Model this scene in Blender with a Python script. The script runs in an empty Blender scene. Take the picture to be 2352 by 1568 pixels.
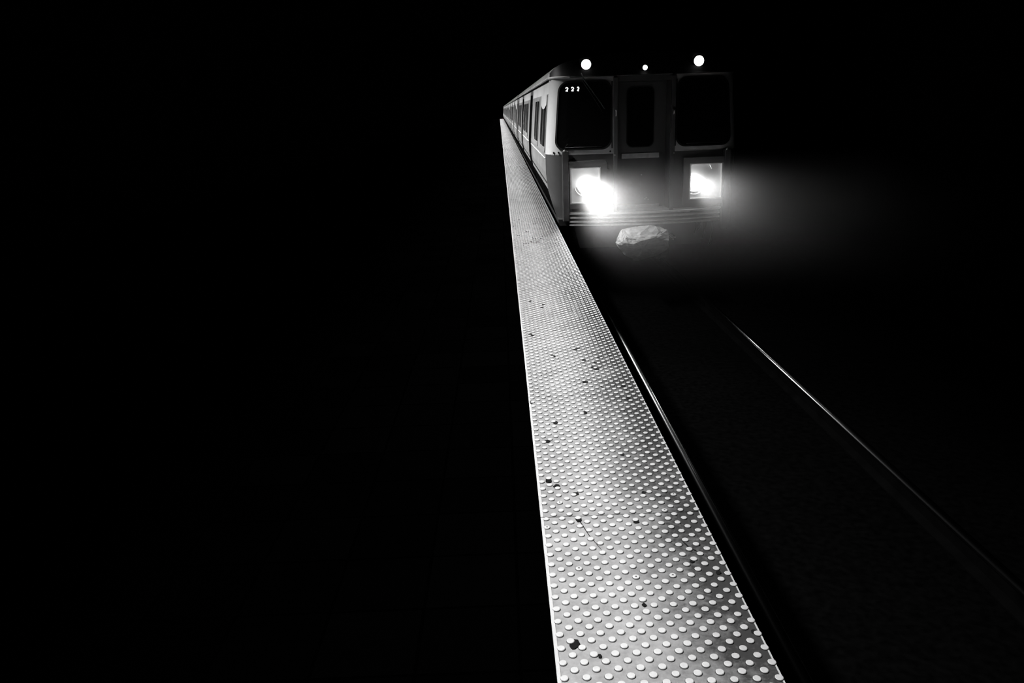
import bpy, bmesh, math, random
from mathutils import Vector, Matrix, noise
random.seed(7)
SC = bpy.context.scene
COL = SC.collection
PI = math.pi

# ------------------------------------------------------------------ materials
def mat(name, col, rough=0.5, metal=0.0, spec=0.5, var=0.0, scale=6.0, bump=0.0, bscale=80.0, stretch=(1, 1, 1)):
    m = bpy.data.materials.new(name); m.use_nodes = True
    nt = m.node_tree; b = nt.nodes['Principled BSDF']
    b.inputs['Base Color'].default_value = (col, col, col, 1)
    b.inputs['Roughness'].default_value = rough
    b.inputs['Metallic'].default_value = metal
    b.inputs['Specular IOR Level'].default_value = spec
    tc = nt.nodes.new('ShaderNodeTexCoord')
    mp = nt.nodes.new('ShaderNodeMapping'); mp.inputs['Scale'].default_value = stretch
    nt.links.new(tc.outputs['Object'], mp.inputs['Vector'])
    if var:
        n = nt.nodes.new('ShaderNodeTexNoise'); n.inputs['Scale'].default_value = scale; n.inputs['Detail'].default_value = 6
        nt.links.new(mp.outputs['Vector'], n.inputs['Vector'])
        r = nt.nodes.new('ShaderNodeMapRange')
        r.inputs['From Min'].default_value = 0.3; r.inputs['From Max'].default_value = 0.7
        r.inputs['To Min'].default_value = col * (1 - var); r.inputs['To Max'].default_value = min(1, col * (1 + var))
        nt.links.new(n.outputs['Fac'], r.inputs['Value'])
        nt.links.new(r.outputs['Result'], b.inputs['Base Color'])
    if bump:
        n2 = nt.nodes.new('ShaderNodeTexNoise'); n2.inputs['Scale'].default_value = bscale; n2.inputs['Detail'].default_value = 4
        nt.links.new(mp.outputs['Vector'], n2.inputs['Vector'])
        bp = nt.nodes.new('ShaderNodeBump'); bp.inputs['Strength'].default_value = bump; bp.inputs['Distance'].default_value = 0.01
        nt.links.new(n2.outputs['Fac'], bp.inputs['Height']); nt.links.new(bp.outputs['Normal'], b.inputs['Normal'])
    return m

def glow(name, strength):
    m = bpy.data.materials.new(name); m.use_nodes = True
    nt = m.node_tree; b = nt.nodes['Principled BSDF']
    b.inputs['Base Color'].default_value = (0.8, 0.8, 0.8, 1)
    b.inputs['Emission Color'].default_value = (1, 1, 1, 1)
    b.inputs['Emission Strength'].default_value = strength
    return m

M = {}
M['cream'] = mat('cream_paint', 0.56, 0.45, var=0.10, scale=5, stretch=(1, 1, .3))
M['lower'] = mat('grey_paint', 0.06, 0.45, var=0.15, scale=5, stretch=(1, 1, .3))
M['side'] = mat('side_panel_paint', 0.25, 0.5, var=0.18, scale=4, stretch=(1, .4, .5))
M['header'] = mat('pale_side_paint', 0.72, 0.5, var=0.10, scale=4)
M['fascia'] = mat('dark_hood_paint', 0.008, 0.55, var=0.2, scale=4)
M['roof'] = mat('pale_roof_paint', 0.5, 0.6, var=0.15, scale=5, stretch=(1, .3, 1))
M['rubber'] = mat('black_rubber', 0.006, 0.6, spec=0.2, var=0.3)
M['door'] = mat('recess_shade_door', 0.05, 0.5, var=0.2)  # side doors darkened: shade of their recess put into the colour
M['enddoor'] = mat('end_door_paint', 0.07, 0.45, var=0.15, stretch=(1, 1, .4))
M['upper'] = mat('upper_side_paint', 0.30, 0.5, var=0.15, scale=4, stretch=(1, .4, .4))
M['sill'] = mat('shaded_sill', 0.004, 0.9, spec=0.0, var=0.4, scale=4)  # dark low band: shadow along the lower car body put into the colour
M['sideglass'] = mat('dull_dark_glass', 0.012, 0.6, spec=0.0, var=0.4, scale=3)
M['glass'] = mat('dark_glass', 0.004, 0.08, spec=0.25)
M['alu'] = mat('brushed_aluminium', 0.62, 0.35, metal=0.6, var=0.12, scale=20)
M['steel'] = mat('worn_steel', 0.35, 0.32, metal=0.9, var=0.25, scale=30)
M['darkmetal'] = mat('dark_metal', 0.05, 0.5, metal=0.3, var=0.3)
M['iron'] = mat('sooty_iron', 0.02, 0.7, spec=0.2, var=0.3)
M['railhead'] = mat('polished_rail_head', 0.42, 0.10, metal=1.0, var=0.15, scale=15, stretch=(1, .05, 1))
M['railside'] = mat('rusty_rail_side', 0.0012, 0.9, spec=0.0, var=0.3)
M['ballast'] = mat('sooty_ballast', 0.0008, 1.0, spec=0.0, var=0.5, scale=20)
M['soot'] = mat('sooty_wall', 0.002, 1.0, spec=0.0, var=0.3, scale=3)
M['gum'] = mat('blackened_gum', 0.003, 0.8, spec=0.1)
M['plastic'] = mat('crumpled_plastic', 0.26, 0.42, var=0.2, scale=8, bump=0.6, bscale=22)
M['lens'] = glow('headlight_glow', 30.0)
M['marker'] = glow('marker_glow', 2.2)
M['digit'] = glow('digit_glow', 2.5)
M['reflector'] = mat('reflector', 0.6, 0.3, metal=0.5, var=0.1)

def floor_mat():
    m = bpy.data.materials.new('black_floor_tile'); m.use_nodes = True
    nt = m.node_tree; b = nt.nodes['Principled BSDF']
    tc = nt.nodes.new('ShaderNodeTexCoord')
    br = nt.nodes.new('ShaderNodeTexBrick')
    br.inputs['Scale'].default_value = 1.0; br.inputs['Brick Width'].default_value = 0.3; br.inputs['Row Height'].default_value = 0.3
    br.inputs['Mortar Size'].default_value = 0.006; br.offset = 0
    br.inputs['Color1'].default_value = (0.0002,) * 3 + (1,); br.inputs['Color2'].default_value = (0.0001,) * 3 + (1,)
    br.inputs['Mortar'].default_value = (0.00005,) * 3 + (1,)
    nt.links.new(tc.outputs['Object'], br.inputs['Vector']); nt.links.new(br.outputs['Color'], b.inputs['Base Color'])
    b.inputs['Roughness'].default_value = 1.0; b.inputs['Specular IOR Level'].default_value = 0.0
    return m
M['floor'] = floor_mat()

def tactile_mat(name, clean, dirty_dim, amount):
    """studded tile plastic; foot grime lies thicker along the track edge and in blotches; far dimming and light bands painted in"""
    m = bpy.data.materials.new(name); m.use_nodes = True
    nt = m.node_tree; b = nt.nodes['Principled BSDF']; L = nt.links.new
    g = nt.nodes.new('ShaderNodeNewGeometry')
    sp = nt.nodes.new('ShaderNodeSeparateXYZ'); L(g.outputs['Position'], sp.inputs[0])
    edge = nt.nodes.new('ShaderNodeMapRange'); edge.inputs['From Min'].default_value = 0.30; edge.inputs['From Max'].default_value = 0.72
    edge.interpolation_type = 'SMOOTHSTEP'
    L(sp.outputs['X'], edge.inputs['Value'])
    n1 = nt.nodes.new('ShaderNodeTexNoise'); n1.inputs['Scale'].default_value = 5; n1.inputs['Detail'].default_value = 8; n1.inputs['Roughness'].default_value = 0.65
    L(g.outputs['Position'], n1.inputs['Vector'])
    n2 = nt.nodes.new('ShaderNodeTexNoise'); n2.inputs['Scale'].default_value = 38; n2.inputs['Detail'].default_value = 6; n2.inputs['Roughness'].default_value = 0.7
    L(g.outputs['Position'], n2.inputs['Vector'])
    a1 = nt.nodes.new('ShaderNodeMath'); a1.operation = 'MULTIPLY_ADD'; a1.inputs[1].default_value = 1.5; a1.inputs[2].default_value = -0.75
    L(n1.outputs['Fac'], a1.inputs[0])
    a2 = nt.nodes.new('ShaderNodeMath'); a2.operation = 'MULTIPLY_ADD'; a2.inputs[1].default_value = 1.3; a2.inputs[2].default_value = -0.65
    L(n2.outputs['Fac'], a2.inputs[0])
    s = nt.nodes.new('ShaderNodeMath'); s.operation = 'ADD'; L(a1.outputs[0], s.inputs[0]); L(a2.outputs[0], s.inputs[1])
    e2 = nt.nodes.new('ShaderNodeMath'); e2.operation = 'MULTIPLY_ADD'; e2.inputs[1].default_value = 0.90; e2.inputs[2].default_value = 0.16
    L(edge.outputs['Result'], e2.inputs[0])
    s2 = nt.nodes.new('ShaderNodeMath'); s2.operation = 'MULTIPLY_ADD'; s2.inputs[1].default_value = 0.75
    L(s.outputs[0], s2.inputs[0]); L(e2.outputs[0], s2.inputs[2])
    far_dim = nt.nodes.new('ShaderNodeMapRange'); far_dim.inputs['From Min'].default_value = 7; far_dim.inputs['From Max'].default_value = 13; far_dim.inputs['To Max'].default_value = 0.16  # far strip darkened: its dimmer light put into the colour
    L(sp.outputs['Y'], far_dim.inputs['Value'])
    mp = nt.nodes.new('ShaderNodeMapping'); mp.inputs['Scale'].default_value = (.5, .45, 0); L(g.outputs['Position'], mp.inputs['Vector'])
    n3 = nt.nodes.new('ShaderNodeTexNoise'); n3.inputs['Scale'].default_value = 1.0; n3.inputs['Detail'].default_value = 5; L(mp.outputs['Vector'], n3.inputs['Vector'])  # broad bands of lamp light along the strip, put into the colour
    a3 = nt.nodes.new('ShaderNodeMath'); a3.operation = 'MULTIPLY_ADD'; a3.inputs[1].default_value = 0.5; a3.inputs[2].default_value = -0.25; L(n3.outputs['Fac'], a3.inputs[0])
    a4 = nt.nodes.new('ShaderNodeMath'); L(a3.outputs[0], a4.inputs[0]); L(far_dim.outputs['Result'], a4.inputs[1])
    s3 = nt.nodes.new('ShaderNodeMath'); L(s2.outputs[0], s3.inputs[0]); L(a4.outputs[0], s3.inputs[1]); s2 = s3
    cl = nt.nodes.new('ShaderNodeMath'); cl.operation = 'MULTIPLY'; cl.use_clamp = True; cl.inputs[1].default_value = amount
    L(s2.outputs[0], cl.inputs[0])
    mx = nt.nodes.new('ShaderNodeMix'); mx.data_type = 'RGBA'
    mx.inputs['A'].default_value = (clean,) * 3 + (1,); mx.inputs['B'].default_value = (dirty_dim,) * 3 + (1,)
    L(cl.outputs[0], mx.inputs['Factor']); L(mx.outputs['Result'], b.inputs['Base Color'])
    b.inputs['Roughness'].default_value = 0.62; b.inputs['Specular IOR Level'].default_value = 0.25
    return m
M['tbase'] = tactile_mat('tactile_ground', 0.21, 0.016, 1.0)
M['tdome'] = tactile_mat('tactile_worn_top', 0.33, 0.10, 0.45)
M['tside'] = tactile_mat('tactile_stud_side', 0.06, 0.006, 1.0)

# ------------------------------------------------------------------ mesh helpers
def new(): return bmesh.new()

def box(bm, x0, x1, y0, y1, z0, z1, bev=0.0, mi=0):
    vs = [bm.verts.new((x, y, z)) for x in (x0, x1) for y in (y0, y1) for z in (z0, z1)]
    F = [(0, 1, 3, 2), (4, 6, 7, 5), (0, 4, 5, 1), (2, 3, 7, 6), (0, 2, 6, 4), (1, 5, 7, 3)]
    fs = [bm.faces.new([vs[i] for i in f]) for f in F]
    for f in fs: f.material_index = mi
    if bev:
        es = list({e for f in fs for e in f.edges})
        r = bmesh.ops.bevel(bm, geom=es, offset=bev, segments=2, affect='EDGES', profile=0.6)
        for f in r['faces']: f.material_index = mi

def tube(bm, pts, r, seg=8, cap=True):
    pts = [Vector(p) for p in pts]; rings = []
    up = None
    for i, p in enumerate(pts):
        t = (pts[min(i + 1, len(pts) - 1)] - pts[max(i - 1, 0)]).normalized()
        if up is None:
            up = Vector((0, 0, 1)) if abs(t.z) < .9 else Vector((1, 0, 0))
        a = t.cross(up).normalized(); up = a.cross(t).normalized()
        rr = r[i] if isinstance(r, (list, tuple)) else r
        rings.append([bm.verts.new(p + a * math.cos(k * 2 * PI / seg) * rr + up * math.sin(k * 2 * PI / seg) * rr) for k in range(seg)])
    for i in range(len(rings) - 1):
        for k in range(seg):
            bm.faces.new((rings[i][k], rings[i][(k + 1) % seg], rings[i + 1][(k + 1) % seg], rings[i + 1][k])).smooth = True
    if cap:
        bm.faces.new(rings[0][::-1]); bm.faces.new(rings[-1])

def loft(bm, rows, close=False, mi=0, smooth=False):
    V = [[bm.verts.new(p) for p in r] for r in rows]
    for i in range(len(V) - 1):
        n = len(V[i])
        for k in range(n if close else n - 1):
            f = bm.faces.new((V[i][k], V[i][(k + 1) % n], V[i + 1][(k + 1) % n], V[i + 1][k]))
            f.material_index = mi; f.smooth = smooth
    return V

def rrect(x0, x1, z0, z1, r, n=6, lean=0.0):
    """outline, counter-clockwise; lean moves the top-left corner sideways"""
    out = []
    for cx, cz, a0 in ((x1 - r, z0 + r, -PI / 2), (x1 - r, z1 - r, 0), (x0 + r, z1 - r, PI / 2), (x0 + r, z0 + r, PI)):
        for k in range(n + 1):
            a = a0 + k * PI / 2 / n
            x, z = cx + r * math.cos(a), cz + r * math.sin(a)
            if lean:
                t = (z - z0) / (z1 - z0); s = (x1 - x) / (x1 - x0)
                x += lean * t * s
            out.append((x, z))
    return out

def dense(o, step):
    r = []
    for i in range(len(o)):
        a, b = o[i], o[(i + 1) % len(o)]
        n = max(1, int(math.hypot(b[0] - a[0], b[1] - a[1]) / step))
        for k in range(n): r.append((a[0] + (b[0] - a[0]) * k / n, a[1] + (b[1] - a[1]) * k / n))
    return r

def slab(bm, outline, surf, t0, t1, rings=4, mi=0):
    """closed slab whose front lies t0 before the surface surf(x, z) -> point, normal axis -y"""
    cx = sum(p[0] for p in outline) / len(outline); cz = sum(p[1] for p in outline) / len(outline)
    F, B = [], []
    for k in range(rings, 0, -1):
        s = k / rings
        F.append([surf(cx + (x - cx) * s, cz + (z - cz) * s, t0) for x, z in outline])
        if k == rings: B = [surf(x, z, t1) for x, z in outline]
    fv = [[bm.verts.new(p) for p in r] for r in F]
    c = bm.verts.new(surf(cx, cz, t0)); n = len(outline)
    for i in range(len(fv) - 1):
        for k in range(n): bm.faces.new((fv[i][k], fv[i][(k + 1) % n], fv[i + 1][(k + 1) % n], fv[i + 1][k])).material_index = mi
    for k in range(n): bm.faces.new((fv[-1][k], fv[-1][(k + 1) % n], c)).material_index = mi
    bv = [bm.verts.new(p) for p in B]
    for k in range(n): bm.faces.new((fv[0][(k + 1) % n], fv[0][k], bv[k], bv[(k + 1) % n])).material_index = mi
    bm.faces.new(bv[::-1]).material_index = mi

def frame(bm, outer, inner, surf, t0, t1, mi=0):
    R = [[surf(x, z, t) for x, z in o] for o, t in ((outer, t1), (outer, t0), (inner, t0), (inner, t1))]
    R.append(R[0])
    V = [[bm.verts.new(p) for p in r] for r in R[:4]]; V.append(V[0]); n = len(outer)
    for i in range(4):
        for k in range(n): bm.faces.new((V[i][k], V[i][(k + 1) % n], V[i + 1][(k + 1) % n], V[i + 1][k])).material_index = mi

ZB = -1.19                                            # top of the rails; platform top is 0
def obj(name, bm, mats, parent=None, shift=None, normals=True):
    if normals: bmesh.ops.recalc_face_normals(bm, faces=bm.faces[:])
    if shift: bmesh.ops.translate(bm, verts=bm.verts[:], vec=shift)
    me = bpy.data.meshes.new(name); bm.to_mesh(me); bm.free()
    for m in (mats if isinstance(mats, (list, tuple)) else [mats]): me.materials.append(M[m] if isinstance(m, str) else m)
    o = bpy.data.objects.new(name, me); COL.objects.link(o)
    if parent: o.parent = parent
    return o

def tag(o, label=None, cat=None, group=None, kind=None):
    if label: o['label'] = label
    if cat: o['category'] = cat
    if group: o['group'] = group
    if kind: o['kind'] = kind
    return o

def empty(name, loc):
    o = bpy.data.objects.new(name, None); COL.objects.link(o); o.location = loc; o.empty_display_size = .2
    return o

def copy_tree(o, parent=None):
    c = o.copy(); COL.objects.link(c); c.parent = parent
    for ch in list(o.children): copy_tree(ch, c)
    return c

# ------------------------------------------------------------------ the station shell
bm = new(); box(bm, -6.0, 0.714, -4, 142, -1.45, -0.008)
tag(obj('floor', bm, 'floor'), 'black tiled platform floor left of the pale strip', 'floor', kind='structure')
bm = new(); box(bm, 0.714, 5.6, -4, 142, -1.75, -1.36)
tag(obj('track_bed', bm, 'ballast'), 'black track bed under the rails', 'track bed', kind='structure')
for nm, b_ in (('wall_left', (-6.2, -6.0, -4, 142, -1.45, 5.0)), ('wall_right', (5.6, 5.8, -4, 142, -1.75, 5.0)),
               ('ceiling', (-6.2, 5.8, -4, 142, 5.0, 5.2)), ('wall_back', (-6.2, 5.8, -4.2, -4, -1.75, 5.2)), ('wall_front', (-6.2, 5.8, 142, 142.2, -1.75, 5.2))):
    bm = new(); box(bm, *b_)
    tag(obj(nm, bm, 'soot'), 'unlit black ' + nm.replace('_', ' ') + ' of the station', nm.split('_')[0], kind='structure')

# ------------------------------------------------------------------ tactile strip
SX0, SX1, PITCH, TY0 = 0.100, 0.714, 1.2893, 2.628 - 1.2893
COLS, ROWS = 10, 42
DX, DY = (SX1 - SX0) / COLS, PITCH / ROWS
GUM = [(0.446,4.750,0.0252,0.0282),(0.282,4.623,0.0192,0.0268),(0.473,4.520,0.0187,0.0258),(0.573,4.560,0.0215,0.0174),(0.534,4.461,0.0158,0.0167),
 (0.507,4.373,0.0156,0.0162),(0.535,4.345,0.0309,0.0240),(0.435,4.119,0.0221,0.0218),(0.381,3.664,0.0133,0.0236),(0.222,3.548,0.0152,0.0223),
 (0.166,3.327,0.0184,0.0199),(0.164,5.121,0.0211,0.0324),(0.112,3.840,0.0116,0.0256),(0.149,2.929,0.0165,0.0199),(0.180,2.875,0.0162,0.0193),
 (0.253,2.805,0.0159,0.0147),(0.527,2.793,0.0105,0.0110),(0.243,2.611,0.0133,0.0196),(0.215,2.521,0.0113,0.0123),(0.459,2.565,0.0130,0.0127),
 (0.161,1.895,0.0185,0.0241),(0.497,3.154,0.0116,0.0135),(0.697,1.913,0.0114,0.0117),(0.397,1.786,0.0109,0.0105),(0.229,1.835,0.0062,0.0091),
 (0.196,6.092,0.0177,0.0297),(0.280,5.877,0.0137,0.0278),(0.295,5.959,0.0138,0.0285),(0.627,3.842,0.0207,0.0192),(0.633,4.031,0.0168,0.0210),
 (0.645,2.397,0.0138,0.0141),(0.603,2.290,0.0088,0.0105),(0.397,2.062,0.0081,0.0110),(0.674,2.220,0.0100,0.0149),
 (0.60,7.5,.02,.04),(0.55,8.2,.03,.03),(0.64,8.75,.03,.06),(0.25,8.9,.05,.02),(0.4,8.95,.04,.02),(0.62,6.9,.02,.03),(0.5,9.4,.04,.03),(0.63,9.7,.04,.05),(0.3,9.8,.03,.03),(0.66,5.6,.02,.03)]
_r = random.Random(5)
GUM += [(_r.uniform(.38, .70) if i % 3 else _r.uniform(.14, .6), 8.7 + 2.4 * _r.random(), _r.uniform(.008, .026), _r.uniform(.012, .04)) for i in range(34)]
CRACKS = [[(0.243,2.600,.004),(0.269,2.484,.0025),(0.297,2.400,.0012),(0.312,2.35,.0006)], [(0.598,2.418,.002),(0.612,2.377,.006),(0.636,2.347,.002)],
          [(.503,4.40,.006),(.520,4.36,.008),(.545,4.345,.008),(.566,4.325,.004)], [(.50,4.06,.003),(.53,4.0,.004),(.56,3.96,.002)]]

def tile_mesh(y0, k, seg, detail):
    rnd = random.Random(k + 11)
    bm = new(); g = 0.0018
    w, h = SX1 - SX0, PITCH
    box(bm, 0, w, g, h - g, -0.008, 0, 0.0012 if detail else 0)
    box(bm, 0, 0.011, g, h - g, 0.0002, 0.0016, 0, 1)          # raised pale lip along the platform side
    box(bm, w - 0.005, w, g, h - g, 0.0002, 0.0010, 0, 1)
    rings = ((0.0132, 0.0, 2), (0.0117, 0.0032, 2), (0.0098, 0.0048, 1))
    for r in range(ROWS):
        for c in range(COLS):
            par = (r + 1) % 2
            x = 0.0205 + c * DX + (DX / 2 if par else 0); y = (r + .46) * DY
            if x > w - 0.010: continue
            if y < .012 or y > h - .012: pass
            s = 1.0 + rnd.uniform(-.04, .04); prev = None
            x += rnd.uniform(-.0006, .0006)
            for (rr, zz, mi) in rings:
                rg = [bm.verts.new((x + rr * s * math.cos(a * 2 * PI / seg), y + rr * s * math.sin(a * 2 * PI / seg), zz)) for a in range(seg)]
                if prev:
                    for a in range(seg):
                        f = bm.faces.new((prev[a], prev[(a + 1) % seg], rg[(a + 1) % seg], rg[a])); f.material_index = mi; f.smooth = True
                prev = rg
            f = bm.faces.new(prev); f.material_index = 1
            if detail and rnd.random() < 0.022:                 # a hollow, blackened stud centre
                n = 6
                q = [bm.verts.new((x + .0032 * math.cos(a * 2 * PI / n), y + .0032 * math.sin(a * 2 * PI / n), .0052)) for a in range(n)]
                bm.faces.new(q).material_index = 3
    for (gx, gy, a, b_) in GUM:
        if not (y0 <= gy < y0 + PITCH): continue
        gy = min(max(gy, y0 + 1.3 * b_ + .004), y0 + PITCH - 1.3 * b_ - .004); gx = min(max(gx, SX0 + 1.2 * a), SX1 - 1.2 * a)
        n = 16; top, low = [], []
        for q in range(n):
            t = q * 2 * PI / n; rr = 1 + .35 * noise.noise(Vector((gx * 50 + math.cos(t), gy * 50 + math.sin(t), 0))) + rnd.uniform(-.12, .12)
            px, py = gx - SX0 + a * rr * math.cos(t) * .9, gy - y0 + b_ * rr * math.sin(t) * .9
            low.append(bm.verts.new((px, py, .0002))); top.append(bm.verts.new((px * .9 + (gx - SX0) * .1, py * .9 + (gy - y0) * .1, .0030)))
        for q in range(n): bm.faces.new((low[q], low[(q + 1) % n], top[(q + 1) % n], top[q])).material_index = 3
        bm.faces.new(top).material_index = 3
    for cr in CRACKS:
        if not (y0 <= cr[0][1] < y0 + PITCH): continue
        Ls, Rs = [], []
        for i, (cx, cy, w_) in enumerate(cr):
            Ls.append(bm.verts.new((cx - SX0 - w_ / 2, cy - y0, .0035))); Rs.append(bm.verts.new((cx - SX0 + w_ / 2 + .0004, cy - y0 + .001, .0035)))
        for i in range(len(cr) - 1): bm.faces.new((Ls[i], Ls[i + 1], Rs[i + 1], Rs[i])).material_index = 3
    return bm

TILE_LABELS = [
    'hidden studded tile under the camera at the near end of the strip',
    'nearest pale studded tile, cut by the lower picture edge, with one big black gum blot',
    'pale studded tile second from the viewer, three gum blots at its left edge',
    'pale studded tile third from the viewer, with a forked black scrap lying in its middle',
    'pale studded tile fourth from the viewer, just beyond the dashed dark seam, few marks',
    'pale studded tile fifth from the viewer, short of the worn blackened band',
    'pale studded tile sixth from the viewer, crossed by the worn blackened band',
    'grimy studded tile just beyond the worn band, the last one short of the train front',
    'studded tile beside the front corner of the train, first along the train side']
far_mesh = None
for k in range(-1, 105):
    y0 = TY0 + k * PITCH
    if k <= 8:
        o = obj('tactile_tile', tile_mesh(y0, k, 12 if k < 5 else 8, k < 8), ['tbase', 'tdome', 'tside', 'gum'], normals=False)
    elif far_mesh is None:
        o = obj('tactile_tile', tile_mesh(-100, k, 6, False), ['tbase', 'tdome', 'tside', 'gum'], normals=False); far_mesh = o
    else:
        o = far_mesh.copy(); COL.objects.link(o)
    o.location = (SX0, y0, 0)
    tag(o, TILE_LABELS[k + 1] if k + 1 < len(TILE_LABELS) else 'far studded tile in the pale strip running along the train side', 'tactile tile', 'tactile tiles of the platform edge strip')

# ------------------------------------------------------------------ rails
def rail(name, x, label):
    prof = [(-.066, -.170), (.066, -.170), (.066, -.158), (.012, -.135), (.010, -.045), (.034, -.034), (.036, -.017)]
    head = [(.036, -.017), (.033, -.0125), (.027, -.0072), (.019, -.0027), (.010, -.0004), (0, 0), (-.010, -.0004), (-.019, -.0027), (-.027, -.0072), (-.033, -.0125), (-.036, -.017)]   # worn crown with sloping gauge corners
    t = empty(name, (x, 0, ZB - .170))
    y0, y1 = -3.9, 141
    bm = new(); pr = prof + [(-p[0], p[1]) for p in prof[:1:-1]]
    V = loft(bm, [[(a, y, b + .170) for a, b in pr] for y in (y0, y1)], True)
    for e in V: bm.faces.new(e)
    obj('rail_web', bm, 'railside', t)
    bm = new()
    V = loft(bm, [[(a, y, b + .1704) for a, b in head] for y in (y0, y1)], False, 0, True)
    obj('rail_head', bm, 'railhead', t)['label'] = 'polished bright running surface of the rail'
    tag(t, label, 'rail', 'running rails')
rail('running_rail', 1.386, 'nearer running rail, mostly hidden below the platform edge, with one short glint')
rail('running_rail', 2.882, 'farther running rail drawing a long thin bright line to the lower right')

# ------------------------------------------------------------------ subway cars (built around x = 0, front at y = 0)
PROF = [(-0.14, 1.29), (0.02, 1.345), (0.12, 1.37), (0.28, 1.42), (0.55, 1.452), (0.83, 1.452), (1.2, 1.428), (1.6, 1.395), (1.83, 1.375), (1.93, 1.37)]
def hw(z):
    if z <= PROF[0][0]: return PROF[0][1]
    for (a, p), (b, q) in zip(PROF, PROF[1:]):
        if z <= b: return p + (q - p) * (z - a) / (b - a)
    return PROF[-1][1]
ROOFP = [(1.37, 1.93), (1.365, 2.00), (1.30, 2.07), (1.20, 2.12), (1.10, 2.155), (.85, 2.20), (.5, 2.24), (0, 2.26)]
SH = (0, 0, -ZB)
CARL = 19.9
PLAN = [(0, -.04), (.55, -.015), (.80, .015), (.90, .05), (.95, .10), (.98, .17), (1.0, .30)]
def yf(d, z):
    u = min(1, abs(d) / hw(z))
    for (a, p), (b, q) in zip(PLAN, PLAN[1:]):
        if u <= b: return p + (q - p) * (u - a) / (b - a)
    return .30
def front(x, z, t): return (x, yf(x, z) - t, z)
def flat(y):
    return lambda x, z, t: (x, y - t, z)
def sideL(y, z, t): return (-hw(z) - t, y, z)

DOORS = [(5.75, 7.15), (12.0, 13.4), (17.7, 19.1)]
WINS = [(.48, 1.92), (2.72, 4.2), (8.05, 9.55), (9.85, 11.4), (14.0, 15.5), (15.75, 17.1)]

root = empty('subway_car', (2.14, 11.8 + 2 * 20.45, ZB))
# body shell with recessed door pockets
bm = new()
zs = [-0.14, 0.02, 0.22, 0.30, 0.55, 0.76, 0.83, 1.2, 1.6, 1.71, 1.80, 1.875, 1.93]
st = [(.30, 0)]
for a, b in DOORS: st += [(a, 0), (a + .004, .075), (b - .004, .075), (b, 0)]
st += [(CARL, 0)]
for sgn in (-1, 1):
    V = []
    for y, ins in st:
        V.append([bm.verts.new((sgn * (hw(z) - (ins if 0.0 < z < 1.81 else 0)), y, z)) for z in zs])
    for i in range(len(V) - 1):
        for k in range(len(zs) - 1):
            f = bm.faces.new((V[i][k], V[i][k + 1], V[i + 1][k + 1], V[i + 1][k]))
            zc = (zs[k] + zs[k + 1]) / 2
            f.material_index = 4 if zc < .27 else 0 if zc < .8 else (1 if zc < 1.71 else 3 if zc < 1.85 else 2)  # top band black: shadow gap under the drip rail put into the colour
            ia, ib = st[i][1], st[i + 1][1]
            if (ia > 0 or ib > 0) and 0 < zc < 1.82: f.material_index = 2  # pocket walls black: shade of the door recess put into the colour
for y in (.30, CARL):                                   # end bulkheads
    lft = [bm.verts.new((-hw(z), y, z)) for z in zs]; rgt = [bm.verts.new((hw(z), y, z)) for z in zs]
    for k in range(len(zs) - 1):
        bm.faces.new((lft[k], lft[k + 1], rgt[k + 1], rgt[k])).material_index = 2
bmesh.ops.remove_doubles(bm, verts=bm.verts[:], dist=.0005)
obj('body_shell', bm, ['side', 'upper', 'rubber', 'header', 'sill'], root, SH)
bm = new()                                              # floor pan
V = loft(bm, [[(-hw(-.14), y, -.14), (hw(-.14), y, -.14), (hw(-.14), y, -.24), (-hw(-.14), y, -.24)] for y in (.02, CARL)], True)
for e in V: bm.faces.new(e)
obj('underframe', bm, 'iron', root, SH)
full = ROOFP + [(-d, z) for d, z in ROOFP[-2::-1]]
bm = new()
def fasc(d, z): return yf(min(abs(d), 1.368), 1.93) * .9 + .55 * (z - 1.93)
V = loft(bm, [[(d, fasc(d, z) + .002, z) for d, z in full], [(d, .8, z) for d, z in full], [(d, CARL, z) for d, z in full]], smooth=True)
bm.faces.new(V[-1])
obj('roof', bm, 'roof', root, SH)
bm = new()                                              # drip rail along the left and right eaves
for s in (-1, 1):
    tube(bm, [(s * (hw(1.93) + .016), y, 1.925) for y in (.32, 4, 8, 12, 16, CARL)], .017, 8)
obj('drip_rail', bm, 'header', root, SH)
bm = new()
tube(bm, [(s * (hw(.765) + .004), y, .765) for s in (-1,) for y in (.34, 5.7)], .008, 8)
for a, b in ((7.2, 11.9), (13.45, 17.6), (19.15, CARL)): tube(bm, [(-(hw(.765) + .004), a, .765), (-(hw(.765) + .004), b, .765)], .010, 8)
obj('belt_molding', bm, 'header', root, SH)
bm = new()
for a, b in ((.34, 5.7), (7.2, 11.9), (13.45, 17.6), (19.15, CARL)): tube(bm, [(-(hw(.40) + .002), a, .40), (-(hw(.40) + .002), b, .40)], .013, 6)
obj('rub_rail', bm, 'rubber', root, SH)
for a, b in ((.5, 5.6), (7.4, 11.8), (13.6, 17.5)):      # corrugated panels under the belt
    bm = new(); n = int((b - a) / .17); rows = []
    for i in range(n + 1):
        y = a + i * (b - a) / n
        for dy, t in ((-.03, .001), (0, .008), (.03, .001)):
            rows.append([sideL(y + dy, z, t) for z in (.46, .55, .70)])
    loft(bm, rows)
    obj('ribbed_panel', bm, 'side', root, SH)
for a, b in DOORS:
    bm = new()
    def inner(y, z, t): return (-hw(z) + .075 - t, y, z)
    slab(bm, dense([(a + .01, .025), (b - .01, .025), (b - .01, 1.795), (a + .01, 1.795)], .3), inner, .03, -.01)
    d = obj('side_door', bm, 'door', root, SH)
    for q in (0, 1):
        c0 = a + .1 + q * (b - a) / 2; c1 = c0 + (b - a) / 2 - .2
        bm = new(); slab(bm, dense(rrect(c0, c1, .85, 1.6, .06), .2), inner, .036, .02)
        obj('door_window', bm, 'sideglass', d, SH)
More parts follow.
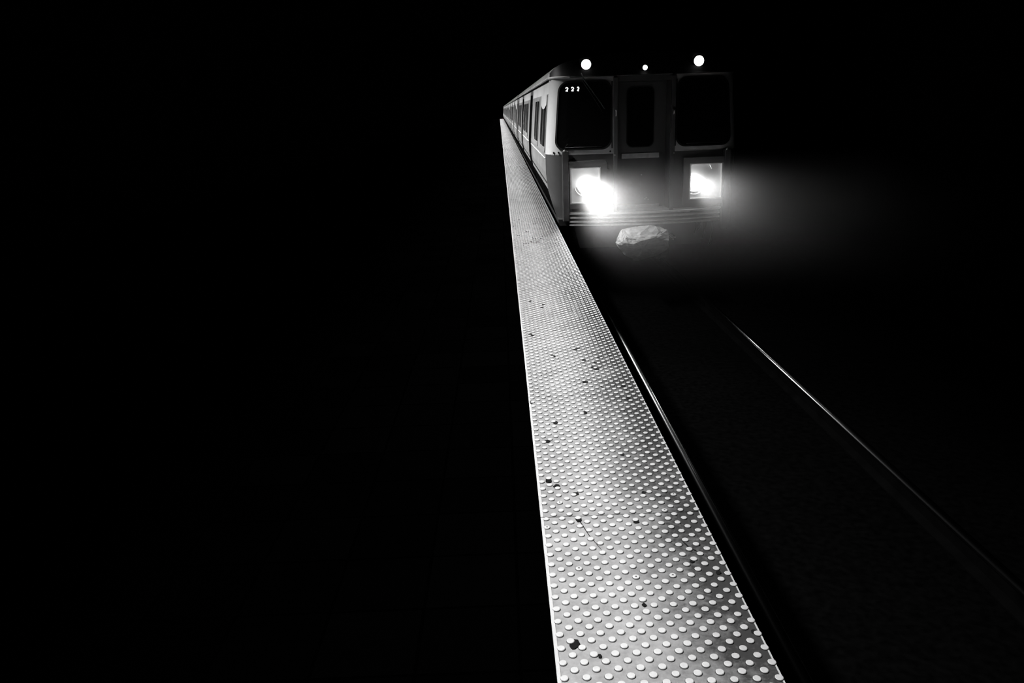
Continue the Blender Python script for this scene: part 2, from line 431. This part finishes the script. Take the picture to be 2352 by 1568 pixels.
for i, (a, b) in enumerate(WINS):
    bm = new()
    o1 = dense(rrect(a - .05, b + .05, .85, 1.70, .09), .12)
    c = ((a + b) / 2, 1.275)
    inn = []
    for y, z in o1:
        inn.append((c[0] + (y - c[0]) * ((b - a) / 2) / ((b - a) / 2 + .05), c[1] + (z - c[1]) * (.355 / .425)))
    frame(bm, o1, inn, sideL, .012, -.005)
    w = obj('side_window', bm, 'upper', root, SH)
    bm = new(); slab(bm, inn, sideL, .003, -.02, 3)
    obj('pane', bm, 'sideglass', w, SH)
    ym = a + (b - a) * .5
    bm = new(); loft(bm, [[sideL(ym - .02, z, .002), sideL(ym - .02, z, .015), sideL(ym + .02, z, .015), sideL(ym + .02, z, .002)] for z in (.93, 1.1, 1.3, 1.5, 1.62)], False)
    obj('window_bar', bm, 'alu', w, SH)
    if i == 0:
        bm = new()                                      # pale blind with a scalloped hem
        top = []; bot = []
        for k in range(15):
            y = a - .03 + (b - a + .06) * k / 14
            top.append(sideL(y, 1.705, .016)); bot.append(sideL(y, 1.56 - .07 * math.sin(PI * k / 14), .016))
        loft(bm, [top, bot]); obj('blind', bm, 'header', w, SH)
for yb in (3.1, 16.8):                                  # bogies
    bm = new()
    for s in (-1, 1): box(bm, s * .98 - .06, s * .98 + .06, yb - 1.5, yb + 1.5, ZB + .33, ZB + .55, .03)
    box(bm, -.98, .98, yb - .2, yb + .2, ZB + .40, ZB + .955, .03)
    for q in (-1.0, 1.0): tube(bm, [(-.9, yb + q, ZB + .36), (.9, yb + q, ZB + .36)], .06, 10)
    g = obj('bogie', bm, 'iron', root, SH)
    for q in (-1.0, 1.0):
        for s in (-1, 1):
            bm = new(); tube(bm, [(s * .65, yb + q, ZB + .362), (s * .690, yb + q, ZB + .362), (s * .695, yb + q, ZB + .362), (s * .80, yb + q, ZB + .362)], [.385, .385, .361, .36], 28)
            obj('wheel', bm, 'darkmetal', g, SH)
ORD = ['second', 'third', 'fourth', 'fifth', 'sixth']
cars = [root]
for i in range(5):
    c = copy_tree(root) if i else root
    c.location = (2.14, 11.8 + (i + 1) * 20.45, ZB)
    tag(c, ORD[i] + ' car of the subway train, counted from the headlights', 'subway car', 'cars of the subway train')
lead = copy_tree(root); lead.location = (2.14, 11.8, ZB)
tag(lead, 'front subway car with glowing headlights facing the viewer', 'subway car', 'cars of the subway train')

# ---- cab front of the lead car
def half_rows(zr, s):
    rows = []
    for z in zr:
        r = [(s * (.40 + (hw(z) - .40) * t), yf(.40 + (hw(z) - .40) * t, z), z) for t in (0, .3, .55, .7, .8, .86, .90, .93, .95, .97, .985, 1)]
        rows.append(r)
    return rows
for s in (-1, 1):
    bm = new(); loft(bm, half_rows([.83, 1.0, 1.2, 1.4, 1.6, 1.8, 1.93], s), smooth=True)
    obj('front_panel', bm, 'cream', lead, SH)['label'] = 'cream upper front panel around a cab window'
bm = new(); box(bm, -.40, .40, -.035, .0, 1.84, 1.93); obj('door_header', bm, 'enddoor', lead, SH)
for s in (-1, 1):
    bm = new(); loft(bm, half_rows([-.14, 0.02, .28, .55, .826], s), smooth=True)
    obj('front_panel', bm, 'lower', lead, SH)['label'] = 'grey lower front panel behind a headlight'
bm = new()
loft(bm, [[(d, fasc(d, 1.93), 1.93) for d, z in full], [(d, fasc(d, z), z) for d, z in full]], smooth=True)
obj('roof_hood', bm, 'fascia', lead, SH)['label'] = 'dark roof hood carrying the marker lights'
bm = new()
pts = [(-1.382, .33, 1.925), (-1.375, .22, 1.925)] + [(-hw(1.93) * u, yf(hw(1.93) * u, 1.93) - .02, 1.928) for u in (.985, .97, .95, .93, .9, .86, .8)]
tube(bm, pts, .016, 8)
obj('drip_rail', bm, 'header', lead, SH)
bm = new()  # rest of the front drip rail, in a darker colour
tube(bm, [(-hw(1.93) * u, yf(hw(1.93) * u, 1.93) - .012, 1.925) for u in (.79, .7, .5, .25, 0, -.25, -.5, -.7, -.8, -.9, -.95, -.985)], .010, 6)
obj('drip_rail', bm, 'darkmetal', lead, SH)['label'] = 'dark front part of the drip rail'
bm = new()                                              # belt strip between the two paints
for s in (-1, 1): loft(bm, [[(s * d, yf(d, .828) - .006, z) for d in (.45, .7, .95, 1.15, 1.25, 1.33, 1.38)] for z in (.822, .834)])
obj('belt_molding', bm, 'alu', lead, SH)
for s in (-1, 1):
    x0, x1 = (-1.33, -.475) if s < 0 else (.475, 1.33)
    o_ = dense(rrect(x0, x1, .885, 1.872, .15, 8, .075 if s < 0 else 0), .1)
    if s > 0: o_ = [(-x, z) for x, z in dense(rrect(-1.33, -.475, .885, 1.872, .15, 8, .075), .1)][::-1]
    cx = sum(p[0] for p in o_) / len(o_); cz = 1.38
    inn = [(cx + (x - cx) * .95, cz + (z - cz) * .955) for x, z in o_]
    bm = new(); frame(bm, o_, inn, front, .018, -.01)
    w = obj('cab_window', bm, 'rubber', lead, SH)
    bm = new(); slab(bm, inn, front, .008, -.01, 6)
    obj('pane', bm, 'glass', w, SH)
    bm = new(); tube(bm, [(x0 + .16, yf(x0 + .16, .93) - .016, .93), (cx, yf(cx, .93) - .016, .93), (x1 - .16, yf(x1 - .16, .93) - .016, .93)], .004, 6)
    obj('window_bar', bm, 'darkmetal', w, SH)
    if s < 0:
        def digit(bm, x, z, w_, h_):
            P = [(-.5, .27), (-.42, .42), (-.2, .5), (.15, .5), (.4, .4), (.5, .22), (.42, .04), (.15, -.14), (-.2, -.3), (-.45, -.46), (-.1, -.46), (.5, -.46)]
            tube(bm, [(x + a * w_, yf(x, z) - .014, z + b * h_) for a, b in P], .0075, 6)
        for q, (x, ww) in enumerate(((-1.134, .030), (-1.052, .030), (-.970, .020))):
            bm = new(); digit(bm, x, 1.758, ww, .050)
            obj('number_digit', bm, 'digit', w, SH)['label'] = 'lit digit 2 of the run number'
# end door in its recess
bm = new()
for s in (-1, 1): box(bm, s * .40 - (.012 if s > 0 else 0), s * .40 + (.012 if s < 0 else 0), -.03, .30, -.14, 1.84)
box(bm, -.40, .40, -.03, .30, 1.84, 1.86)
obj('door_recess', bm, 'enddoor', lead, SH)
bm = new(); box(bm, -.385, .385, .24, .285, -.13, 1.84, .006)
dr = obj('end_door', bm, 'enddoor', lead, SH)
o_ = dense(rrect(-.215, .20, .885, 1.77, .09, 6), .1); ci = [(x * .94, 1.3275 + (z - 1.3275) * .97) for x, z in o_]
bm = new(); frame(bm, o_, ci, flat(.24), .012, -.005); wf = obj('door_window', bm, 'rubber', dr, SH)
bm = new(); slab(bm, ci, flat(.24), .005, -.01, 2); obj('door_pane', bm, 'glass', dr, SH)
bm = new(); box(bm, -.29, .285, .222, .242, .722, .80, .004); obj('kick_strip', bm, 'alu', dr, SH)['label'] = 'pale strip across the end door'
bm = new(); box(bm, -.36, .30, .225, .242, -.10, .02, .004); obj('kick_plate', bm, 'alu', dr, SH)
bm = new()
for (x, z) in ((.02, .47), (.10, .12), (.13, .09), (.08, .10)):
    tube(bm, [(x, .243, z), (x, .232, z)], .010, 8)
obj('door_bolt', bm, 'steel', dr, SH)
for s in (-1, 1):
    bm = new(); box(bm, s * .425 - .03, s * .425 + .03, -.085, -.005, -.14, 1.90, .008)
    p = obj('door_post', bm, 'enddoor', lead, SH)
    bm = new(); x = s * .425
    tube(bm, [(x, -.085, 1.36), (x, -.12, 1.37), (x, -.12, 1.43), (x, -.085, 1.44)], .009, 8); obj('grab_iron', bm, 'alu', p, SH)
    bm = new(); tube(bm, [(s * .475, -.03, .9), (s * .475, -.03, 1.85)], .008, 6); obj('seal_strip', bm, 'rubber', p, SH)
    bm = new(); tube(bm, [(s * .44, -.05, .80), (s * .44, -.105, .80)], .012, 8); obj('post_bolt', bm, 'steel', p, SH)
for s, z0, z1, x in ((-1, -.16, .885, -1.178), (1, -.36, .83, 1.245)):
    bm = new(); box(bm, x - .047, x + .047, -.12, .01, z0, z1, .012)
    p = obj('corner_post', bm, 'darkmetal', lead, SH)
    bm = new(); tube(bm, [(x - .03, -.115, z1 - .005), (x - .005, -.122, z1 + .012)], .014, 8); obj('post_cap', bm, 'alu', p, SH)
    bm = new(); box(bm, x + .047, x + .09, -.06, .0, z0 + .1, .45, .004); obj('post_flange', bm, 'lower', p, SH)
# headlights
for s in (-1, 1):
    x0, x1 = (-1.115, -.655) if s < 0 else (.68, 1.18)
    z0, z1 = .105, .640
    pl = .055 if s < 0 else .0
    bm = new()
    O = [(x0 - .09 if s > 0 else x0 - .01, z0 - .075), (x1 + (.012 if s > 0 else .09), z0 - .075), (x1 + (.012 if s > 0 else .09), z1 + .085), (x0 - .09 if s > 0 else x0 - .01, z1 + .085)]
    I = [(x0, z0), (x1, z0), (x1, z1), (x0, z1)]
    fl = flat(-.02); frame(bm, O, I, fl, .095, -.12)
    h = obj('headlight', bm, 'lower', lead, SH)
    bm = new()
    box(bm, x0, x1, -.040, -.035, z0, z1, 0)
    obj('reflector', bm, 'reflector', h, SH)
    bm = new()
    I2 = [(x0 + .018, z0 + .018), (x1 - .018, z0 + .018), (x1 - .018, z1 - .014), (x0 + .018, z1 - .014)]
    frame(bm, I, I2, fl, .108, .0); obj('bezel', bm, 'alu', h, SH)['label'] = 'bright metal rim of the lamp box'
    if s < 0:
        bm = new()
        P = [(x0 - .02, z1 + .085), (x1 + .07, z1 + .10), (x1 + .10, z1 + .07), (x1 + .115, z1 - .02)]
        for (a, b) in zip(P, P[1:]):
            loft(bm, [[(a[0], -.02, a[1]), (a[0], -.16, a[1] + .004), (a[0], -.16, a[1] - .012), (a[0], -.02, a[1] - .016)], [(b[0], -.02, b[1]), (b[0], -.16, b[1] + .004), (b[0], -.16, b[1] - .012), (b[0], -.02, b[1] - .016)]], True)
        obj('lamp_brow', bm, 'lower', h, SH)
    lamps = [(-.87, .375, True)] if s < 0 else [(.775, .35, True)]
    for lx, lz, on in lamps:
        bm = new(); rr = .088 if on else .10
        if not on: rr = .075
        rows = []
        for (q, yy) in ((1.0, -.038), (1.0, -.090), (.85, -.106), (.5, -.116), (.15, -.119)):
            rows.append([(lx + rr * q * math.cos(t * 2 * PI / 24), yy, lz + rr * q * math.sin(t * 2 * PI / 24)) for t in range(24)])
        V = loft(bm, rows, True, 0, True); bm.faces.new(V[-1])
        obj('lens', bm, 'lens' if on else 'reflector', h, SH)['label'] = 'glowing round lens'
        for rq in (.135, .175):
            bm = new(); A0, A1 = (-2.9, -.2) if s < 0 else (-2.2, .3)
            tube(bm, [(min(max(lx + rq * math.cos(A0 + (A1 - A0) * t / 20), x0 + .02), x1 - .02), -.046, max(lz + rq * math.sin(A0 + (A1 - A0) * t / 20), z0 + .02)) for t in range(21)], .007, 6)
            obj('lamp_rim', bm, 'alu', h, SH)
    if s > 0:
        bm = new(); tube(bm, [(.99, -.10, z1), (.99, -.10, z1 - .03), (1.02, -.10, z1 - .09)], .010, 6); obj('lamp_clip', bm, 'alu', h, SH)
    bm = new()
    for xx in (x0 + .06, x0 + .10): tube(bm, [(xx, -.068, z0 - .04), (xx, -.085, z0 - .04)], .008, 6)
    obj('lamp_screw', bm, 'darkmetal', h, SH)
# marker lights
for x, z, r, lb in ((-.844, 2.095, .072, 'round white marker light over the left cab window'), (.804, 2.088, .074, 'round white marker light over the right cab window'), (.006, 2.02, .036, 'small white light over the end door')):
    bm = new(); y = fasc(x, z)
    n = 24; rows = []
    for (q, dy) in ((1.22, .02), (1.22, -.03), (1.0, -.04)):
        rows.append([(x + r * q * math.cos(t * 2 * PI / n), y + dy, z + r * q * math.sin(t * 2 * PI / n)) for t in range(n)])
    loft(bm, rows, True); h = obj('marker_light', bm, 'rubber', lead, SH); h['label'] = lb
    bm = new(); rows = [[(x + r * q * math.cos(t * 2 * PI / n), y + dy, z + r * q * math.sin(t * 2 * PI / n)) for t in range(n)] for q, dy in ((1.0, -.038), (.8, -.05), (.4, -.058), (.1, -.06))]
    V = loft(bm, rows, True, 0, True); bm.faces.new(V[-1]); obj('lens', bm, 'marker', h, SH)
# wiper
bm = new(); tube(bm, [(-.93, -.03, 1.975), (-.885, -.06, 1.88), (-.72, -.05, 1.66), (-.585, -.045, 1.465)], .008, 6)
wp = obj('wiper', bm, 'darkmetal', lead, SH)
bm = new(); tube(bm, [(-.905, -.04, 1.86), (-.74, -.032, 1.62), (-.60, -.03, 1.40)], .006, 6); obj('wiper_blade', bm, 'rubber', wp, SH)
# anticlimber with three bowed ribs
def bow(d): return -.06 - .20 * (1 - (d / 1.25) ** 2)
bm = new()
ds = [-1.13 + i * (2.29 / 22) for i in range(23)]
loft(bm, [[(d, bow(d) * .9 + .02, -.03) for d in ds], [(d, bow(d) * .9 + .02, -.235) for d in ds], [(d, .02, -.235) for d in ds], [(d, .02, -.03) for d in ds]], False)
ac = obj('anticlimber', bm, 'lower', lead, SH)
for z in (-.045, -.105, -.165, -.215):
    bm = new(); hh = .016
    V = loft(bm, [[(d, bow(d) + .03, z - hh), (d, bow(d) - .015, z - hh * .7), (d, bow(d) - .015, z + hh * .7), (d, bow(d) + .03, z + hh)] for d in ds], True)
    for e in (V[0], V[-1]): bm.faces.new(e)
    obj('anticlimber_rib', bm, 'alu', ac, SH)
bm = new(); box(bm, -1.12, 1.18, -.08, .25, -.045, -.02)
obj('step_plate', bm, 'alu', lead, SH)
bm = new(); loft(bm, [[(-1.05, .10, -.24), (1.05, .10, -.24)], [(-.95, .16, -.62), (.95, .16, -.62)]])
obj('pilot_plate', bm, 'lower', lead, SH)
bm = new(); box(bm, -.14, .10, -.36, .6, -.52, -.34, .02)
obj('coupler', bm, 'iron', lead, SH)
for x, z0, z1 in ((.84, -.24, -.42), (.90, -.24, -.36), (.96, -.24, -.50), (1.08, -.24, -.6)):
    bm = new(); tube(bm, [(x, .0, z0), (x - .005, -.03, (z0 + z1) / 2), (x - .01, .04, z1), (x - .01, .14, z1 - .04)], .014, 8)
    obj('jumper_cable', bm, 'darkmetal', lead, SH)
bm = new(); box(bm, .585, .68, -.20, -.08, -.07, -.045, .006); obj('step_lug', bm, 'alu', lead, SH)
for x, z in ((.47, -.50), (.50, -.47)):
    bm = new(); tube(bm, [(x, -.02, z), (x, -.06, z)], .014, 8); obj('hose_fitting', bm, 'alu', lead, SH)
bm = new(); tube(bm, [(.47, -.03, -.50), (.47, .06, -.50), (.44, .16, -.45)], .012, 6); tube(bm, [(.5, -.03, -.47), (.5, .06, -.46), (.47, .16, -.42)], .012, 6)
obj('brake_hose', bm, 'rubber', lead, SH)
for x, y_, z in ((-1.27, 0, .86), (-1.34, 0, .858), (-.50, 0, .855)):
    bm = new(); yy = yf(x, z); tube(bm, [(x, yy, z), (x, yy - .02, z)], .014, 8); obj('panel_latch', bm, 'rubber', lead, SH)

# ------------------------------------------------------------------ crumpled cover over the coupler
bm = new()
P = dict(A=(-0.298,0.050,0.180), B=(0.098,0.050,0.229), C=(0.207,0.050,0.212), D=(0.358,0.030,0.152), E=(0.355,-0.090,0.024), F=(-0.366,-0.190,0.036),
         G=(-0.258,-0.140,0.100), H=(-0.064,-0.190,0.050), I=(-0.175,-0.180,0.008), J=(-0.398,-0.070,-0.014), K=(-0.254,-0.050,-0.191), L=(-0.113,-0.020,-0.280),
         M=(0.155,-0.030,-0.210), N=(0.356,-0.070,-0.101), O=(0.141,-0.170,0.090), Q=(-0.070,-0.110,0.133), R=(-0.007,-0.130,-0.083), S=(0.203,-0.070,0.167),
         T=(-0.36,.02,.09), U=(-.30,-.13,-.06))
rim = 'ABCDENMLKJT'
for q in rim: P[q.lower()] = (P[q][0] * .9, .24, P[q][2] * .85)
vv = {q: bm.verts.new(p) for q, p in P.items()}
for t in ('AGQ', 'AQB', 'BQS', 'BSC', 'CSD', 'DSO', 'DOE', 'SQO', 'QHO', 'QGH', 'AFG', 'ATF', 'TJF', 'GFI', 'GIH', 'FJU', 'FUI', 'UJK', 'IUR', 'IRH', 'URK', 'HRO', 'ORE', 'ERN', 'NRM', 'RLM', 'RKL'):
    bm.faces.new([vv[q] for q in t])
for a, b in zip(rim, rim[1:] + rim[0]): bm.faces.new([vv[a], vv[b], vv[b.lower()], vv[a.lower()]])
bm.faces.new([vv[q.lower()] for q in rim])
bmesh.ops.triangulate(bm, faces=bm.faces[:])
bmesh.ops.recalc_face_normals(bm, faces=bm.faces[:])
bmesh.ops.subdivide_edges(bm, edges=bm.edges[:], cuts=5, use_grid_fill=True, smooth=.12)
bm.normal_update()
for v in bm.verts:
    p = v.co * 7
    n1 = 1 - abs(noise.noise(p * Vector((.8, 1, 1.5)) + Vector((3, 1, 7)))) * 2
    n2 = 1 - abs(noise.noise(p * 2.6 + Vector((9, 4, 2)))) * 2
    v.co = v.co + v.normal * (.020 * (n1 - .5) + .011 * (n2 - .5))
for f in bm.faces: f.smooth = False
tag(obj('coupler_cover', bm, 'plastic'), 'crumpled pale plastic sheet wrapped over the coupler below the train bumper', 'plastic cover').location = (2.045, 11.17, -.425)

# ------------------------------------------------------------------ haze lit by the headlights
bm = new(); box(bm, 0.98, 5.4, 6.0, 11.66, -1.1, 1.15)
hz = obj('haze', bm, [])
vm = bpy.data.materials.new('tunnel_haze'); vm.use_nodes = True
nt = vm.node_tree; nt.nodes.remove(nt.nodes['Principled BSDF'])
vs = nt.nodes.new('ShaderNodeVolumeScatter'); vs.inputs['Anisotropy'].default_value = 0.0
g = nt.nodes.new('ShaderNodeNewGeometry'); sp = nt.nodes.new('ShaderNodeSeparateXYZ'); nt.links.new(g.outputs['Position'], sp.inputs[0])
def ramp(sock, a, b):
    r = nt.nodes.new('ShaderNodeMapRange'); r.interpolation_type = 'SMOOTHSTEP'
    r.inputs['From Min'].default_value = a; r.inputs['From Max'].default_value = b
    nt.links.new(sp.outputs[sock], r.inputs['Value']); return r.outputs['Result']
def mul(a, b):
    m = nt.nodes.new('ShaderNodeMath'); m.operation = 'MULTIPLY'
    for q, v in enumerate((a, b)):
        if isinstance(v, float): m.inputs[q].default_value = v
        else: nt.links.new(v, m.inputs[q])
    return m.outputs[0]
def add(a, b):
    m = nt.nodes.new('ShaderNodeMath'); nt.links.new(a, m.inputs[0]); nt.links.new(b, m.inputs[1]); return m.outputs[0]
band = mul(mul(ramp('Z', .85, .35), ramp('Z', -.5, 0.12)), ramp('X', 1.0, 1.35))
den = mul(band, add(mul(ramp('Y', 9.4, 11.6), 0.22), mul(ramp('Y', 6.6, 11.0), 0.035)))     # haze thickened at the train front to shape the lamp glow
nt.links.new(den, vs.inputs['Density'])
nt.links.new(vs.outputs['Volume'], nt.nodes['Material Output'].inputs['Volume'])
hz.data.materials.append(vm)
tag(hz, 'thin haze glowing in the headlight beams before the train front', 'haze', kind='stuff')

# ------------------------------------------------------------------ lamps
def headlamp(lx, lz, p, sz, d):
    l = bpy.data.lights.new('headlight_beam', 'SPOT'); l.energy = p; l.spot_size = math.radians(sz); l.spot_blend = 1.0; l.shadow_soft_size = .05
    o = bpy.data.objects.new('headlight_beam', l); COL.objects.link(o); o.parent = lead
    o.location = (lx, -.135, lz - ZB); o.rotation_euler = (math.radians(90), 0, PI)
    o.rotation_euler = Vector(d).to_track_quat('-Z', 'Y').to_euler()
headlamp(-.87, .375, 2400, 50, (.09, -1, -.14)); headlamp(.775, .35, 800, 40, (.06, -1, -.02))

LZ, LX, TILT = 4.5, -2.35, math.radians(31)  # lamp row added to light strip and train side, itself unseen
fx = None
n = 0
y = -2.0
while y < 138:
    if fx is None:
        t = empty('added_luminaire', (LX, y, LZ)); fx = t
        bm = new()
        box(bm, -.16, .16, -2.9, 2.9, .10, .28, .01)
        obj('added_luminaire_housing', bm, 'soot', t)
        bm = new()
        for q in (-2.2, 2.2): tube(bm, [(0, q, .28), (0, q, .50)], .015, 8)
        obj('added_luminaire_hanger', bm, 'soot', t)
        l = bpy.data.lights.new('added_area_light', 'AREA'); l.shape = 'RECTANGLE'; l.size = .26; l.size_y = 5.7; l.spread = math.radians(47); l.energy = 150
        o = bpy.data.objects.new('added_area_light', l); COL.objects.link(o); o.parent = t; o.location = (0, 0, .095)
    else:
        t = copy_tree(fx); t.location = (LX, y, LZ)
    t.rotation_euler = (0, -TILT, 0)
    tag(t, 'added ceiling luminaire, unseen, lighting the strip and train side', 'ceiling light', 'row of added unseen luminaires')
    y += 6.0

# ------------------------------------------------------------------ world, camera, view
w = bpy.data.worlds.new('World'); SC.world = w; w.use_nodes = True
w.node_tree.nodes['Background'].inputs['Color'].default_value = (0, 0, 0, 1)
w.node_tree.nodes['Background'].inputs['Strength'].default_value = 0
cam = bpy.data.cameras.new('camera'); co = bpy.data.objects.new('camera', cam); COL.objects.link(co)
cam.sensor_width = 36; cam.sensor_fit = 'HORIZONTAL'; cam.lens = 1760 / 2352 * 36; cam.clip_end = 500; cam.clip_start = .05
th, psi, roll = math.radians(16.840874), math.radians(.320925), 0.037
F = Vector((math.sin(psi) * math.cos(th), math.cos(psi) * math.cos(th), -math.sin(th)))
R = Vector((math.cos(psi), -math.sin(psi), 0)); D = F.cross(R)
c, s = math.cos(roll), math.sin(roll)
ex = R * c + D * s                # image right; the horizon climbs to the right
ey = -(D * c - R * s)
mw = Matrix((ex, ey, -F)).transposed().to_4x4(); mw.translation = (0, 0, 1.508)
co.matrix_world = mw
SC.camera = co
SC.view_settings.view_transform = 'Standard'; SC.view_settings.look = 'None'; SC.view_settings.gamma = 1; SC.view_settings.exposure = 0
SC.view_settings.use_curve_mapping = False
SC.cycles.max_bounces = 6; SC.cycles.volume_bounces = 0; SC.cycles.sample_clamp_indirect = 4
